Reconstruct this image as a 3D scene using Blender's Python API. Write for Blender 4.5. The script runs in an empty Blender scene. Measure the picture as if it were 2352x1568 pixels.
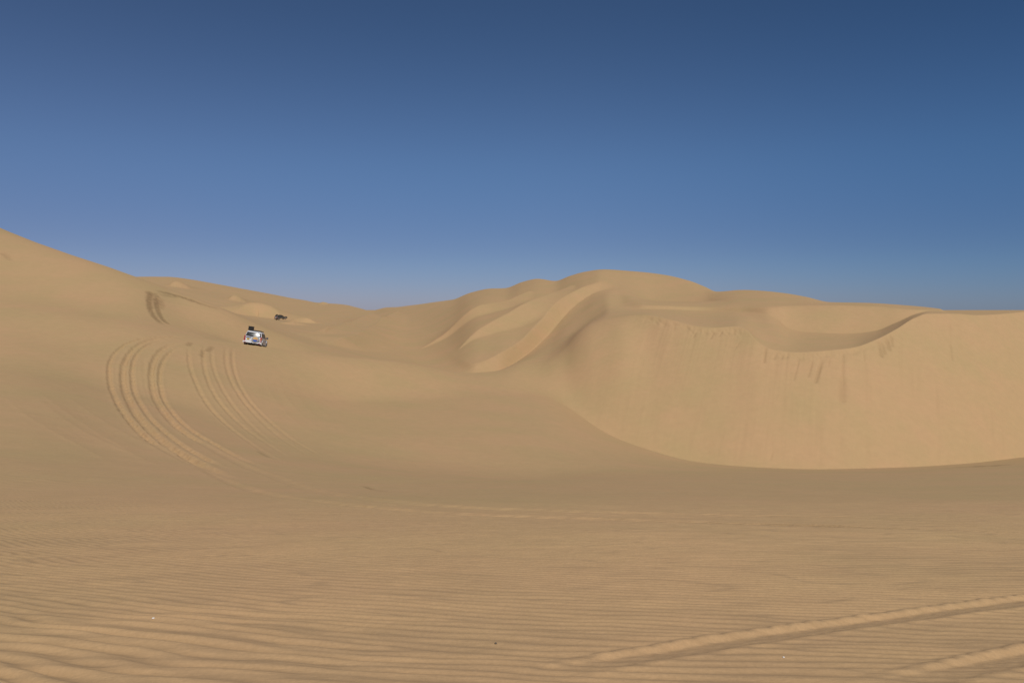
import bpy, bmesh, math, random
import numpy as np
from mathutils import Vector, Matrix, Euler

R = math.radians
scene = bpy.context.scene
col = scene.collection

# ------------------------------------------------------------------ camera
F, CX, HY = 28 / 36 * 2352.0, 1176.0, 706.0        # survey frame used to place the dunes in plan
cam_d = bpy.data.cameras.new("camera")
cam_d.sensor_width = 36.0
cam_d.lens = 28.0
cam_d.shift_y = -(784.0 - HY) / 2352.0
cam_d.clip_start = 0.05
cam_d.clip_end = 30000
cam = bpy.data.objects.new("camera", cam_d)
cam.rotation_euler = (R(90), 0, 0)
col.objects.link(cam)
scene.camera = cam

# ------------------------------------------------------------------ sky and sun
SUN_EL, SUN_AZ = 52.5, 163.0                         # azimuth clockwise from +Y (view direction)
w = bpy.data.worlds.new("World")
scene.world = w
w.use_nodes = True
nt = w.node_tree
nt.nodes.clear()
SKY_Z = [(0.0, (.80, .64, .71)), (.12, (.83, .71, .74)), (.38, (1.0, .95, .92)), (.75, (.84, .85, .84)), (1.0, (.78, .78, .78))]
SKY_X = [(0.0, (.82, .77, .75)), (.5, (.74, .76, .75)), (1.0, (.52, .64, .68))]
sky = nt.nodes.new("ShaderNodeTexSky")
sky.sky_type = 'NISHITA'
sky.sun_disc = False
sky.sun_elevation = R(SUN_EL)
sky.sun_rotation = R(SUN_AZ)
sky.altitude = 100
sky.air_density = 0.6
sky.dust_density = 0.2
sky.ozone_density = 8.0
bg = nt.nodes.new("ShaderNodeBackground")
bg.inputs["Strength"].default_value = 0.098
wo = nt.nodes.new("ShaderNodeOutputWorld")
# desert air: a purplish dust band low down, and the sky brighter on the left
tc = nt.nodes.new("ShaderNodeTexCoord"); sx = nt.nodes.new("ShaderNodeSeparateXYZ")
nt.links.new(tc.outputs["Generated"], sx.inputs[0])
def sky_ramp(src, lo, hi, stops):
    mp = nt.nodes.new("ShaderNodeMapRange"); mp.inputs[1].default_value = lo; mp.inputs[2].default_value = hi
    nt.links.new(src, mp.inputs[0])
    r = nt.nodes.new("ShaderNodeValToRGB"); nt.links.new(mp.outputs[0], r.inputs[0])
    while len(r.color_ramp.elements) < len(stops): r.color_ramp.elements.new(.5)
    for e, (p, c) in zip(r.color_ramp.elements, stops):
        e.position = p; e.color = (*c, 1)
    r.color_ramp.interpolation = 'B_SPLINE' if False else 'EASE'
    return r.outputs[0]
def sky_mul(a_, b_):
    m = nt.nodes.new("ShaderNodeVectorMath"); m.operation = 'MULTIPLY'
    nt.links.new(a_, m.inputs[0]); nt.links.new(b_, m.inputs[1]); return m.outputs[0]
ez = sky_ramp(sx.outputs[2], 0, .5, SKY_Z)
ex_ = sky_ramp(sx.outputs[0], -.6, .6, SKY_X)
nt.links.new(sky_mul(sky_mul(sky.outputs[0], ez), ex_), bg.inputs[0])
nt.links.new(bg.outputs[0], wo.inputs[0])

sd = bpy.data.lights.new("sun", 'SUN')
sd.energy = 2.8
sd.angle = R(0.53)
sd.color = (1.0, 0.955, 0.89)
so = bpy.data.objects.new("sun", sd)
a = R(SUN_AZ)
to_sun = Vector((math.sin(a) * math.cos(R(SUN_EL)), math.cos(a) * math.cos(R(SUN_EL)), math.sin(R(SUN_EL))))
so.rotation_euler = to_sun.to_track_quat('Z', 'Y').to_euler()
so.location = (-40, -20, 60)
col.objects.link(so)

scene.view_settings.view_transform = 'Standard'
scene.view_settings.look = 'None'
scene.view_settings.exposure = 0.0
scene.view_settings.gamma = 1.0
scene.cycles.use_denoising = True
scene.cycles.max_bounces = 6

# ------------------------------------------------------------------ numeric helpers
def pchip_slopes(x, y):
    x = np.asarray(x, float); y = np.asarray(y, float)
    h = np.diff(x); d = np.diff(y) / h
    m = np.zeros_like(y)
    for i in range(1, len(x) - 1):
        if d[i - 1] * d[i] > 0:
            w1 = 2 * h[i] + h[i - 1]; w2 = h[i] + 2 * h[i - 1]
            m[i] = (w1 + w2) / (w1 / d[i - 1] + w2 / d[i])
    m[0], m[-1] = d[0], d[-1]
    return m

def pchip(x, y, q):
    x = np.asarray(x, float); y = np.asarray(y, float)
    m = pchip_slopes(x, y)
    q = np.clip(q, x[0], x[-1])
    i = np.clip(np.searchsorted(x, q) - 1, 0, len(x) - 2)
    h = x[i + 1] - x[i]; t = (q - x[i]) / h
    return ((1 + 2 * t) * (1 - t) ** 2 * y[i] + t * (1 - t) ** 2 * h * m[i]
            + t * t * (3 - 2 * t) * y[i + 1] + t * t * (t - 1) * h * m[i + 1])

def sstep(a, b, x):
    t = np.clip((x - a) / (b - a), 0, 1)
    return t * t * (3 - 2 * t)

def smax0(t, k):
    return np.where(t > k, t, np.where(t < -k, 0.0, (t + k) ** 2 / (4 * k)))

_perm = np.random.RandomState(7).permutation(1024)
_ang = np.random.RandomState(11).rand(1024) * 2 * np.pi
_gx, _gy = np.cos(_ang), np.sin(_ang)
def noise(x, y, seed=0):
    xi = np.floor(x).astype(np.int64); yi = np.floor(y).astype(np.int64)
    fx = x - xi; fy = y - yi
    u = fx * fx * fx * (fx * (fx * 6 - 15) + 10); v = fy * fy * fy * (fy * (fy * 6 - 15) + 10)
    def g(ix, iy, dx, dy):
        k = _perm[(_perm[(ix + seed * 37) & 1023] + iy) & 1023]
        return _gx[k] * dx + _gy[k] * dy
    a0 = g(xi, yi, fx, fy); a1 = g(xi + 1, yi, fx - 1, fy)
    b0 = g(xi, yi + 1, fx, fy - 1); b1 = g(xi + 1, yi + 1, fx - 1, fy - 1)
    return ((a0 + u * (a1 - a0)) * (1 - v) + (b0 + u * (b1 - b0)) * v) * 1.5

# ------------------------------------------------------------------ terrain grid: rows = depth Y, columns = bearing
def seg(a, b, step): return np.arange(a, b, step)
rows = np.concatenate([seg(1.0, 2.3, .06), seg(2.3, 4.0, .0075), seg(4.0, 8.0, .0125), seg(8, 14, .02), seg(14, 28, .045), seg(28, 100, .085),
                       seg(100, 140, .16), seg(140, 330, .45), seg(330, 700, 2.5), np.geomspace(700, 9000, 45)])
cols = np.concatenate([-np.geomspace(40, 2600, 50)[::-1], seg(-38, 2392, 2.0), 2392 + np.geomspace(2, 2600, 50)])
cols[:50] += 0
NR, NC = len(rows), len(cols)
colc = np.clip(cols, -300, 2650)

# profile lines that cross the dune field, from the camera outwards.  Each: bearing -> (sight height, depth)
def curve(pts):
    p = np.array(pts, float)
    py = pchip(p[:, 0], p[:, 1], colc); D = pchip(p[:, 0], p[:, 2], colc)
    return -(py - HY) / F * D, D

def rise(prev, pts):
    """next line given by sight height and slope from the previous line"""
    p = np.array(pts, float)
    py = pchip(p[:, 0], p[:, 1], colc); s = pchip(p[:, 0], p[:, 2], colc)
    h = (py - HY) / F
    z0, D0 = prev
    D = (s * D0 - z0) / (s + h)
    return -h * D, D

def mix(a, b, w):
    return a[0] * (1 - w) + b[0] * w, a[1] * (1 - w) + b[1] * w

one = np.ones(NC)
L = []; SH = []
def add(zd, sharp=0.0):
    L.append(zd); SH.append(sharp * one if np.isscalar(sharp) else sharp)

add((-.90 * one, 0.9 * one))
add(curve([(-300, 1568, 2.55), (0, 1568, 2.55), (1176, 1568, 2.6), (2352, 1568, 2.62), (2650, 1568, 2.62)]))
add(curve([(-300, 1228, 7.4), (0, 1228, 7.4), (1176, 1231, 7.5), (2650, 1231, 7.5)]))
add(curve([(-300, 1090, 15.6), (0, 1100, 15.6), (300, 1114, 15.6), (600, 1128, 15.6), (1200, 1138, 15.6), (2650, 1138, 15.6)]))
add(curve([(-300, 990, 26), (0, 1000, 26), (300, 1032, 28), (600, 1072, 29), (900, 1098, 29), (1200, 1104, 28.5), (1900, 1104, 28), (2650, 1102, 28)]))
add(curve([(-300, 845, 48), (0, 855, 48), (300, 905, 52), (600, 985, 53), (900, 1038, 52), (1200, 1066, 51), (1500, 1082, 50), (1900, 1086, 50), (2352, 1076, 52), (2650, 1064, 54)]))
B1 = curve([(-300, 770, 61), (0, 780, 62), (250, 822, 62), (450, 858, 64), (600, 890, 68), (800, 925, 75), (1000, 920, 82), (1150, 906, 87),
            (1250, 908, 91), (1300, 930, 90), (1340, 962, 87), (1400, 1000, 83.5), (1480, 1030, 80.5), (1600, 1060, 77.5), (1750, 1073, 75.5), (1900, 1077, 75), (2100, 1072, 77), (2352, 1050, 84), (2650, 1000, 96)])
add(B1, .9 * sstep(1230, 1400, colc))
KL = curve([(-300, 690, 76), (0, 709, 76), (160, 725, 75), (300, 748, 75), (400, 767, 77), (480, 779, 80), (560, 790.5, 84), (612, 797, 86), (760, 817, 89), (880, 827, 93),
            (1000, 845, 99), (1060, 857, 101.5), (1130, 853, 104), (1200, 836, 108), (1260, 832, 108), (1300, 822, 109), (1340, 776, 114), (1375, 744, 118), (1405, 732, 121), (2650, 735, 124)])
KR = rise(B1, [(-300, 760, .3), (1200, 826, .24), (1240, 812, .27), (1280, 792, .30), (1320, 765, .35), (1360, 742, .39), (1400, 730, .43), (1480, 723, .5), (1540, 735, .54), (1600, 749, .56), (1640, 752, .57), (1690, 749, .58), (1712, 756, .59), (1740, 784, .6), (1770, 802, .6),
               (1830, 809, .61), (1900, 805, .62), (1960, 798, .62), (2010, 780, .62), (2060, 755, .61), (2100, 730, .6), (2130, 720, .6), (2200, 721, .6), (2240, 724, .6), (2352, 716, .58), (2650, 695, .55)])
wr = sstep(1210, 1360, colc)
K1 = mix(KL, KR, wr)
add(K1, np.clip(0.45 * sstep(450, 600, colc) * (1 - sstep(900, 1050, colc)) + sstep(1400, 1500, colc), 0, 1))
T1L = curve([(-300, 655, 83), (0, 684, 83), (300, 728, 81), (400, 750, 84), (480, 768, 88), (560, 795, 91), (640, 808, 94.5), (760, 822, 97), (860, 836, 102), (920, 840, 104), (980, 846, 103), (1050, 859, 103), (1130, 853.5, 105.3),
             (1200, 829, 112), (1260, 806, 117), (1300, 778, 122), (1340, 750, 126), (1380, 722, 131), (1400, 710, 133), (2650, 700, 140)])
T1R = curve([(-300, 700, 141), (1400, 712, 134), (1500, 711, 135), (1600, 715, 135), (1700, 717, 129), (1760, 722, 123), (1788, 735, 121), (1812, 754, 119), (1850, 763, 117.5), (1950, 766, 115.5), (2010, 760, 115), (2060, 740, 116),
                (2110, 719, 118), (2140, 714, 119), (2200, 717, 119), (2240, 726, 119), (2352, 724, 118), (2650, 704, 120)])
T1 = mix(T1L, T1R, sstep(1390, 1460, colc))
add(T1, 0.9 * sstep(1760, 1800, colc) * (1 - sstep(2110, 2150, colc)))
K2L = curve([(-300, 400, 160), (0, 523, 130), (100, 563, 119), (200, 597, 111), (320, 638, 105), (360, 652, 105), (400, 667, 106), (465, 691, 103), (520, 712, 102), (560, 730, 103), (640, 765, 106), (760, 802, 112), (860, 818, 125), (930, 832, 120),
             (990, 848, 108), (1060, 860, 104.5), (1130, 854, 106.4), (1200, 825, 117), (1260, 786, 130), (1300, 748, 140), (1340, 716, 147), (1370, 694, 151), (1400, 682, 153), (1430, 690, 155), (2650, 690, 155)])
K2R = rise(T1, [(-300, 700, .2), (1400, 700, .15), (1500, 702, .3), (1600, 706, .36), (1700, 707, .36), (1760, 706, .38), (1800, 703, .42), (1850, 702, .46), (2000, 704, .52), (2110, 711.5, .45), (2140, 711, .2), (2200, 715.5, .1), (2240, 729, -.06),
                (2352, 729, -.1), (2650, 708, -.1)])
K2 = mix(K2L, K2R, sstep(1400, 1480, colc))
add(K2, 0.8 * sstep(1780, 1830, colc) * (1 - sstep(2110, 2150, colc)) + 0.4 * (1 - sstep(380, 500, colc)))
BL = curve([(-300, 640, 260), (200, 660, 270), (400, 691, 290), (500, 714, 300), (645, 737, 312), (760, 745, 290), (830, 775, 190), (900, 800, 150), (960, 835, 125), (1020, 858, 108), (1060, 861, 105.5), (1140, 855, 109), (1200, 822, 121), (1260, 770, 139), (1310, 712, 156), (1350, 680, 166), (1380, 666, 170), (1410, 662, 172), (1440, 665, 172), (1475, 676, 170), (2650, 680, 170)])
BR = rise(K2, [(-300, 690, .06), (1400, 688, .05), (1500, 689, .036), (1620, 691, .045), (1700, 690, .1), (1760, 694, .08), (1850, 699, .04), (2000, 701.5, .04), (2110, 708, .05), (2150, 710, .05), (2200, 716.5, -.01), (2240, 736, -.1), (2352, 736, -.1), (2650, 715, -.1)])
B3 = mix(BL, BR, sstep(1430, 1510, colc))
add(B3, .9 * sstep(1070, 1130, colc) * (1 - sstep(1640, 1700, colc)))
SK = curve([(-300, 640, 620), (200, 640, 620), (320, 637.5, 600), (380, 637, 600), (440, 643, 600), (500, 653, 600), (560, 664, 590), (640, 679, 580), (700, 691, 560), (730, 697, 540), (760, 697.5, 520), (800, 701, 500), (855, 713, 440),
            (890, 706, 410), (930, 702, 380), (985, 695, 350), (1040, 688, 320), (1080, 674, 290), (1130, 663, 275), (1160, 662, 270), (1200, 648, 262), (1235, 641, 258), (1275, 646, 250), (1310, 634, 245), (1350, 625, 240), (1400, 621, 234),
            (1450, 624, 228), (1530, 633, 216), (1580, 643, 205), (1620, 657, 195), (1645, 667, 185), (1700, 664, 180), (1750, 667, 172), (1800, 673, 165), (1850, 682, 158), (1905, 695, 150), (2000, 697, 145), (2080, 701.5, 142), (2150, 708, 138),
            (2200, 716.5, 135), (2240, 738, 132), (2352, 738, 134), (2650, 720, 134)])
SK = (SK[0], np.maximum(SK[1], B3[1] + 6))
NBm = rise(B3, [(-300, 835, .3), (1000, 850, .2), (1050, 846, .28), (1110, 829, .34), (1160, 804, .38), (1190, 787, .38), (1230, 748, .37), (1265, 714, .37), (1300, 684, .37), (1335, 659, .42), (1360, 650, .4), (1400, 640, .36), (2650, 640, .36)])
wq = sstep(930, 1100, colc) * (1 - sstep(1370, 1430, colc))
NB = mix((B3[0] + (SK[0] - B3[0]) * .35, B3[1] + (SK[1] - B3[1]) * .35), NBm, wq)
add(NB, .75 * sstep(1060, 1130, colc) * (1 - sstep(1330, 1400, colc)))
add(SK, 0.2)
add((SK[0] - 0.12 * 0.35 * SK[1], SK[1] * 1.35))
add((-22 * one, 1400 * one))
add((-30 * one, 12000 * one))
Zk = np.array([l[0] for l in L]); Dk = np.array([l[1] for l in L]); SH = np.array(SH)
for k in range(1, len(Dk)):
    Dk[k] = np.maximum(Dk[k], Dk[k - 1] + 1.0)
# soften each line along the bearing so that no lofted kinks stay
def smooth1(a, n):
    ker = np.hanning(n + 2)[1:-1]; ker /= ker.sum()
    p = np.concatenate([np.full(n, a[0]), a, np.full(n, a[-1])])
    return np.convolve(p, ker, 'same')[n:-n]
ends = sstep(2160, 2235, colc)            # right of the last brink the ground behind simply falls away
for k, (dd, dz) in {8: (14, .6), 9: (20, 2.0), 10: (24, 4.0), 11: (32, 5.5), 12: (40, 7.0)}.items():
    Dk[k] = Dk[k] * (1 - ends) + (Dk[7] + dd) * ends
    Zk[k] = Zk[k] * (1 - ends) + (Zk[7] - dz) * ends
def blend(a, wide, narrow, wgt):
    return smooth1(a, wide) * (1 - wgt) + smooth1(a, narrow) * wgt
SMW = {1: (101, 101, 0), 2: (101, 101, 0), 3: (121, 121, 0), 4: (141, 141, 0), 5: (141, 141, 0),
       6: (75, 45, sstep(1400, 1600, colc)), 7: (61, 5, sstep(1380, 1560, colc)), 8: (61, 13, sstep(1400, 1600, colc)),
       9: (41, 13, sstep(1400, 1600, colc)), 10: (61, 21, sstep(1450, 1600, colc)), 11: (41, 41, 0), 12: (9, 9, 0), 13: (61, 61, 0)}
MIDW = sstep(1000, 1080, colc)           # the central stripe needs its detail too
for k, (nw, nn, wg) in SMW.items():
    if k in (7, 8, 9, 10, 11): wg = np.maximum(wg, MIDW); nn = np.where(True, min(nn, 27), 0).item() if k in (7, 8, 9) else min(nn, 17)
    Zk[k] = blend(Zk[k], nw, nn, wg); Dk[k] = blend(Dk[k], nw, nn, wg)
    SH[k] = smooth1(SH[k], 41)
for k in range(1, len(Dk)):
    Dk[k] = np.maximum(Dk[k], Dk[k - 1] + 1.0)

h = np.diff(Dk, axis=0); d = np.diff(Zk, axis=0) / h
M = np.zeros_like(Zk)
same = d[:-1] * d[1:] > 0
w1 = 2 * h[1:] + h[:-1]; w2 = h[1:] + 2 * h[:-1]
with np.errstate(divide='ignore', invalid='ignore'):
    hm = (w1 + w2) / (w1 / d[:-1] + w2 / d[1:])
# a softer extremum than plain pchip: keep a little of the central difference
M[1:-1] = np.where(same, hm, 0.0)
M[0] = 0; M[-1] = 0
for k in range(1, len(M) - 1):
    M[k] = blend(M[k], 101, 21, sstep(1060, 1150, colc) if k > 6 else 0)
ML = M.copy(); MR = M.copy()
ML[1:] = M[1:] * (1 - SH[1:]) + d * SH[1:]
MR[:-1] = M[:-1] * (1 - SH[:-1]) + d * SH[:-1]

Z = np.zeros((NR, NC))
for k in range(len(Dk) - 1):
    i0 = max(0, np.searchsorted(rows, Dk[k].min()) - 1); i1 = min(NR, np.searchsorted(rows, Dk[k + 1].max()) + 1)
    Y = rows[i0:i1, None]
    m = (Y >= Dk[k][None]) & (Y <= Dk[k + 1][None])
    hh = h[k][None]
    t = np.clip((Y - Dk[k][None]) / hh, 0, 1)
    v = ((1 + 2 * t) * (1 - t) ** 2 * Zk[k] + t * (1 - t) ** 2 * hh * MR[k] + t * t * (3 - 2 * t) * Zk[k + 1] + t * t * (t - 1) * hh * ML[k + 1])
    Z[i0:i1] = np.where(m, v, Z[i0:i1])

U = (cols - CX) / F
TONE_SHADE = np.zeros((NR, NC), np.float32)  # darkens sand: moist patches, sorted grains, and painted rut and groove shade
SMOOTHR = np.ones((NR, NC), np.float32)       # 1 where ripples may form

def look(px, py, dmin=2.5):
    """depth at which the sight line (px, py) first meets the sand"""
    j = int(np.clip(np.searchsorted(cols, px), 0, NC - 1))
    pr = HY - Z[:, j] / rows * F
    hit = np.nonzero(pr <= py)[0]
    hit = hit[rows[hit] > dmin]
    return rows[hit[0]] if len(hit) else rows[-60]

def resample(pts, step):
    p = np.array(pts, float)
    s = np.concatenate([[0], np.cumsum(np.hypot(np.diff(p[:, 0]), np.diff(p[:, 1])))])
    n = max(3, int(s[-1] / step))
    q = np.linspace(0, s[-1], n)
    return np.stack([pchip(s, p[:, i], q) for i in range(p.shape[1])], 1)

def to_plan(pts, lift=False, dmin=2.5):
    out = []
    for p in pts:
        D = look(p[0], p[1], dmin)
        if lift:
            for _ in range(3):
                D = look(p[0], p[1] + p[2] / D * F, dmin)
        out.append([(p[0] - CX) / F * D, D] + list(p[2:]))
    return np.array(out)

def field(P, reach):
    """slice of the grid near a plan polyline P (x, y, extra) with signed distance, extra value and run length"""
    y0, y1 = P[:, 1].min() - reach, P[:, 1].max() + reach
    i0, i1 = np.searchsorted(rows, [max(y0, rows[0]), y1])
    yy0 = max(y0, 1.0)
    us = [x / y for x in (P[:, 0].min() - reach, P[:, 0].max() + reach) for y in (yy0, y1)]
    j0, j1 = np.searchsorted(U, [min(us), max(us)])
    i1 = max(i1, i0 + 1); j1 = max(j1, j0 + 1)
    Y = np.repeat(rows[i0:i1, None], j1 - j0, 1); X = U[None, j0:j1] * Y
    best = np.full(X.shape, 1e9); sg = np.ones(X.shape); ex = np.zeros(X.shape); run = np.zeros(X.shape)
    acc = 0
    for a0, b0 in zip(P[:-1], P[1:]):
        dx, dy = b0[0] - a0[0], b0[1] - a0[1]
        l = math.hypot(dx, dy)
        if l < 1e-6: continue
        ya, yb = min(a0[1], b0[1]) - reach, max(a0[1], b0[1]) + reach
        r0, r1 = np.searchsorted(rows[i0:i1], [ya, yb])
        if r1 <= r0: acc += l; continue
        sl = slice(r0, r1)
        t = np.clip(((X[sl] - a0[0]) * dx + (Y[sl] - a0[1]) * dy) / l / l, 0, 1)
        ddx = X[sl] - a0[0] - t * dx; ddy = Y[sl] - a0[1] - t * dy
        dd = np.hypot(ddx, ddy)
        m = dd < best[sl]
        best[sl] = np.where(m, dd, best[sl])
        sg[sl] = np.where(m, np.sign(dx * ddy - dy * ddx), sg[sl])       # + = left of the running direction
        if P.shape[1] > 2: ex[sl] = np.where(m, a0[2] + t * (b0[2] - a0[2]), ex[sl])
        run[sl] = np.where(m, acc + t * l, run[sl])
        acc += l
    return (slice(i0, i1), slice(j0, j1)), X, Y, best, sg, ex, run

def spur(pts, front=+1, sf=.5, sb=.22, kf=.25, kb=.6, dmin=95, plan=False):
    """dune ridge: crest line pts (px, py, height); front side (left of run for +1) steep, other side gentle"""
    P = np.array([[(p[0] - CX) / F * p[1], p[1], p[2]] for p in pts]) if plan else to_plan(pts, True, dmin)
    P[1:-1, :2] = (P[:-2, :2] + 2 * P[1:-1, :2] + P[2:, :2]) / 4
    P = resample(P, 1.5)
    for c in range(30):
        P[1:-1, :2] = (P[:-2, :2] + 2 * P[1:-1, :2] + P[2:, :2]) / 4
    hm = P[:, 2].max()
    reach = hm / min(sf, sb) * 1.7
    S, X, Y, r, sg, hh, run = field(P, reach)
    hh = np.maximum(hh, 0.01)
    f = np.where(sg * front > 0, smax0(1 - r * sf / hh, kf), smax0(1 - r * sb / hh, kb))
    Z[S] += hh * f

# ------------------------------------------------------------------ spurs and small dunes on the far slopes
SPURS = [
    dict(pts=[(965, 800, .1), (1010, 768, .8), (1060, 735, 1.5), (1115, 708, 2.0), (1170, 684, 1.6), (1215, 668, .4)], front=-1, sf=.36, sb=.2, dmin=125),
    dict(pts=[(1055, 800, .1), (1105, 752, 1.0), (1150, 728, 1.8), (1205, 698, 2.5), (1262, 676, 2.0), (1310, 655, .4)], front=-1, sf=.38, sb=.2, dmin=128),
    dict(pts=[(745, 776, .1), (775, 756, 1.2), (802, 741, 2.0), (830, 731, 1.8), (862, 722, .2)], front=-1, sf=.35, sb=.18, dmin=125),
    dict(pts=[(752, 816, .1), (790, 790, 1.6), (838, 757, 2.6), (880, 730, 2.4), (912, 714, .2)], front=-1, sf=.36, sb=.2, dmin=125),
    dict(pts=[(690, 766, .1), (760, 757, .9), (820, 738, 1.0), (900, 728, .1)], sf=.3, sb=.3, dmin=120),
    dict(pts=[(543, 322, .4), (550, 328, 2.8), (566, 336, 5.0), (590, 341, 5.8), (614, 340, 5.6), (632, 335, 4.4), (644, 328, 2.2), (650, 323, .2)], front=-1, sf=.45, sb=.3, plan=True),
    dict(pts=[(664, 282, .1), (690, 287, 1.6), (712, 286, 1.8), (726, 280, .3)], front=-1, sf=.45, sb=.2, plan=True),
    dict(pts=[(520, 402, .1), (543, 408, 3.0), (566, 402, .2)], front=-1, sf=.35, sb=.12, plan=True),
    dict(pts=[(380, 430, .1), (407, 436, 3.4), (438, 430, .2)], front=-1, sf=.35, sb=.12, plan=True),
    dict(pts=[(640, 232, .1), (670, 236, .9), (708, 235, .1)], front=-1, sf=.25, sb=.3, plan=True),
    dict(pts=[(726, 500, .1), (742, 502, 1.6), (758, 500, .1)], front=-1, sf=.35, sb=.12, plan=True),
]
for s in SPURS: spur(**s)

# ------------------------------------------------------------------ wheel ruts
def rut(pts, depth=.1, half=.18, berm=.02, bw=.13, tone_shade=0.0, clear=True, step=10, wob=.0):
    P = to_plan(resample([(x, y, 1.0 if len(p) == 0 else p[0]) for x, y, *p in pts], step))
    for c in range(4):
        P[1:-1, :2] = (P[:-2, :2] + 2 * P[1:-1, :2] + P[2:, :2]) / 4
    P = resample(P, .5 if P[:, 1].max() < 12 else 1.2)
    S, X, Y, r, sg, ex, run = field(P, half + bw * 3.5)
    e = np.clip(ex, 0, 2) * sstep(0, 5, run) * sstep(0, 5, run.max() - run)
    n = 1 + .45 * noise(run * .8, run * 0 + len(pts) * 7.3, 3)
    rr = r + .07 * sstep(10, 40, Y) * noise(run * 1.4, sg * 3.1, 8) + .035 * noise(run * 4.5, sg * r * 6, 9)
    dn = 1 + .3 * noise(run * .35, run * 0, 12) + .25 * noise(run * 1.7, run * 0, 13)
    prof = -.8 * depth * dn * (1 - sstep(half * .25, half * 1.25, rr)) + .9 * berm * np.exp(-((rr - half * 1.35) / bw) ** 2) * n + .012 * sstep(10, 35, Y) * noise(X * 5, Y * 5, 14) * (r < half * 1.6)
    Z[S] += prof * e
    if clear: SMOOTHR[S] *= 1 - (1 - sstep(half * 1.1, half * 1.1 + bw * 1.6, r)) * np.clip(e, 0, 1)
    if tone_shade: TONE_SHADE[S] = np.maximum(TONE_SHADE[S], tone_shade * e * (1 - sstep(half * .6, half * 1.5, r)))

def c2(p): return [(x * .3662, 488.1 + y * .3662, *q) for x, y, *q in p]
tail_a = [(366, 1027), (421, 1057), (476, 1085), (531, 1107), (622, 1133), (760, 1155), (860, 1165), (1000, 1176), (1200, 1187), (1500, 1196), (1640, 1203), (1857, 1207), (1948, 1210), (2150, 1215), (2390, 1224)]
tail_b = [(476, 1024), (531, 1054), (586, 1081), (659, 1105), (732, 1126), (860, 1149), (1000, 1161), (1200, 1171), (1500, 1180), (1692, 1184), (2014, 1188), (2390, 1198)]
RUTS = [
    (c2([(1230, 785, .8), (1050, 779, .9), (950, 785, .8), (850, 800), (770, 833), (710, 890), (680, 980), (692, 1080), (732, 1190), (800, 1290), (900, 1400)]) + [(x, y, .30) for x, y in tail_a], dict(depth=.13)),
    (c2([(1150, 797, .8), (1000, 792, .8), (900, 812), (825, 862), (785, 930), (768, 1010), (778, 1100), (815, 1200), (872, 1290), (965, 1390), (1080, 1480), (1200, 1550), (1330, 1620, .6), (1480, 1690, .2)]), dict(depth=.16, half=.24, berm=.03)),
    (c2([(1100, 806, .8), (980, 812, .9), (895, 845), (848, 900), (826, 980), (832, 1080), (872, 1190), (942, 1290), (1050, 1392), (1180, 1482), (1290, 1545), (1420, 1610, .5)]), dict(depth=.11)),
    (c2([(1190, 822, .8), (1080, 828, .8), (1005, 862), (962, 930), (945, 1020), (958, 1120), (1002, 1220), (1080, 1318), (1180, 1400)]) + [(x, y, .26) for x, y in tail_b], dict(depth=.16, half=.24, berm=.03)),
    (c2([(1180, 835, .8), (1100, 852, .8), (1045, 892), (1010, 960), (997, 1040), (1012, 1130), (1054, 1220), (1125, 1305), (1220, 1380), (1350, 1455), (1500, 1535, .5), (1700, 1620, .2)]), dict(depth=.12)),
    (c2([(905, 880, .8), (900, 960, .5), (910, 1060, .5), (950, 1180, .4), (1030, 1300, .3)]), dict(depth=.05, berm=.02)),
    (c2([(1185, 832), (1180, 900), (1200, 1000), (1240, 1100), (1300, 1200), (1380, 1290), (1480, 1380, .7), (1620, 1480, .4), (1800, 1580, .3)]), dict(depth=.09)),
    (c2([(1282, 825), (1272, 900), (1290, 1020), (1332, 1120), (1402, 1220), (1500, 1320, .7), (1640, 1430, .4), (1820, 1540, .2)]), dict(depth=.09)),
    (c2([(1335, 840), (1322, 900), (1345, 1000), (1390, 1100), (1470, 1220), (1580, 1340, .6), (1720, 1460, .3)]), dict(depth=.07)),
    (c2([(1420, 840), (1410, 900), (1426, 1000), (1470, 1100), (1540, 1200), (1640, 1310, .6), (1780, 1430, .4), (1960, 1540, .2)]), dict(depth=.08)),
    (c2([(1465, 840), (1452, 900), (1465, 980), (1500, 1080), (1572, 1190, .8), (1690, 1310, .7), (1840, 1430, .5), (2050, 1550, .3)]), dict(depth=.09)),
    (c2([(1180, 795, .3), (1290, 797, .7), (1400, 806, .8), (1530, 822, .8)]), dict(depth=.08)),
    (c2([(1200, 812, .3), (1320, 815, .7), (1440, 824, .8), (1560, 838, .8)]), dict(depth=.08)),
    # faint drifted-over passes
    (c2([(1700, 1000, .2), (1720, 1100, .4), (1790, 1200, .4), (1900, 1310, .3), (2080, 1430, .1)]), dict(depth=.04, half=.5)),
    (c2([(1850, 980, .2), (1880, 1100, .3), (1960, 1220, .3), (2100, 1340, .1)]), dict(depth=.04, half=.5)),
    (c2([(100, 1120, .2), (260, 1260, .5), (480, 1400, .5), (720, 1520, .4), (980, 1640, .1)]), dict(depth=.035, half=.5)),
    (c2([(300, 1110, .2), (480, 1240, .5), (680, 1370, .5), (900, 1490, .4), (1100, 1600, .1)]), dict(depth=.035, half=.5)),
    ([(1400, 1166, .2), (1700, 1171, .5), (2000, 1175, .4), (2380, 1180, .4)], dict(depth=.04, half=.2)),
]
for p, kw in RUTS: rut(p, **kw)

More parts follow.
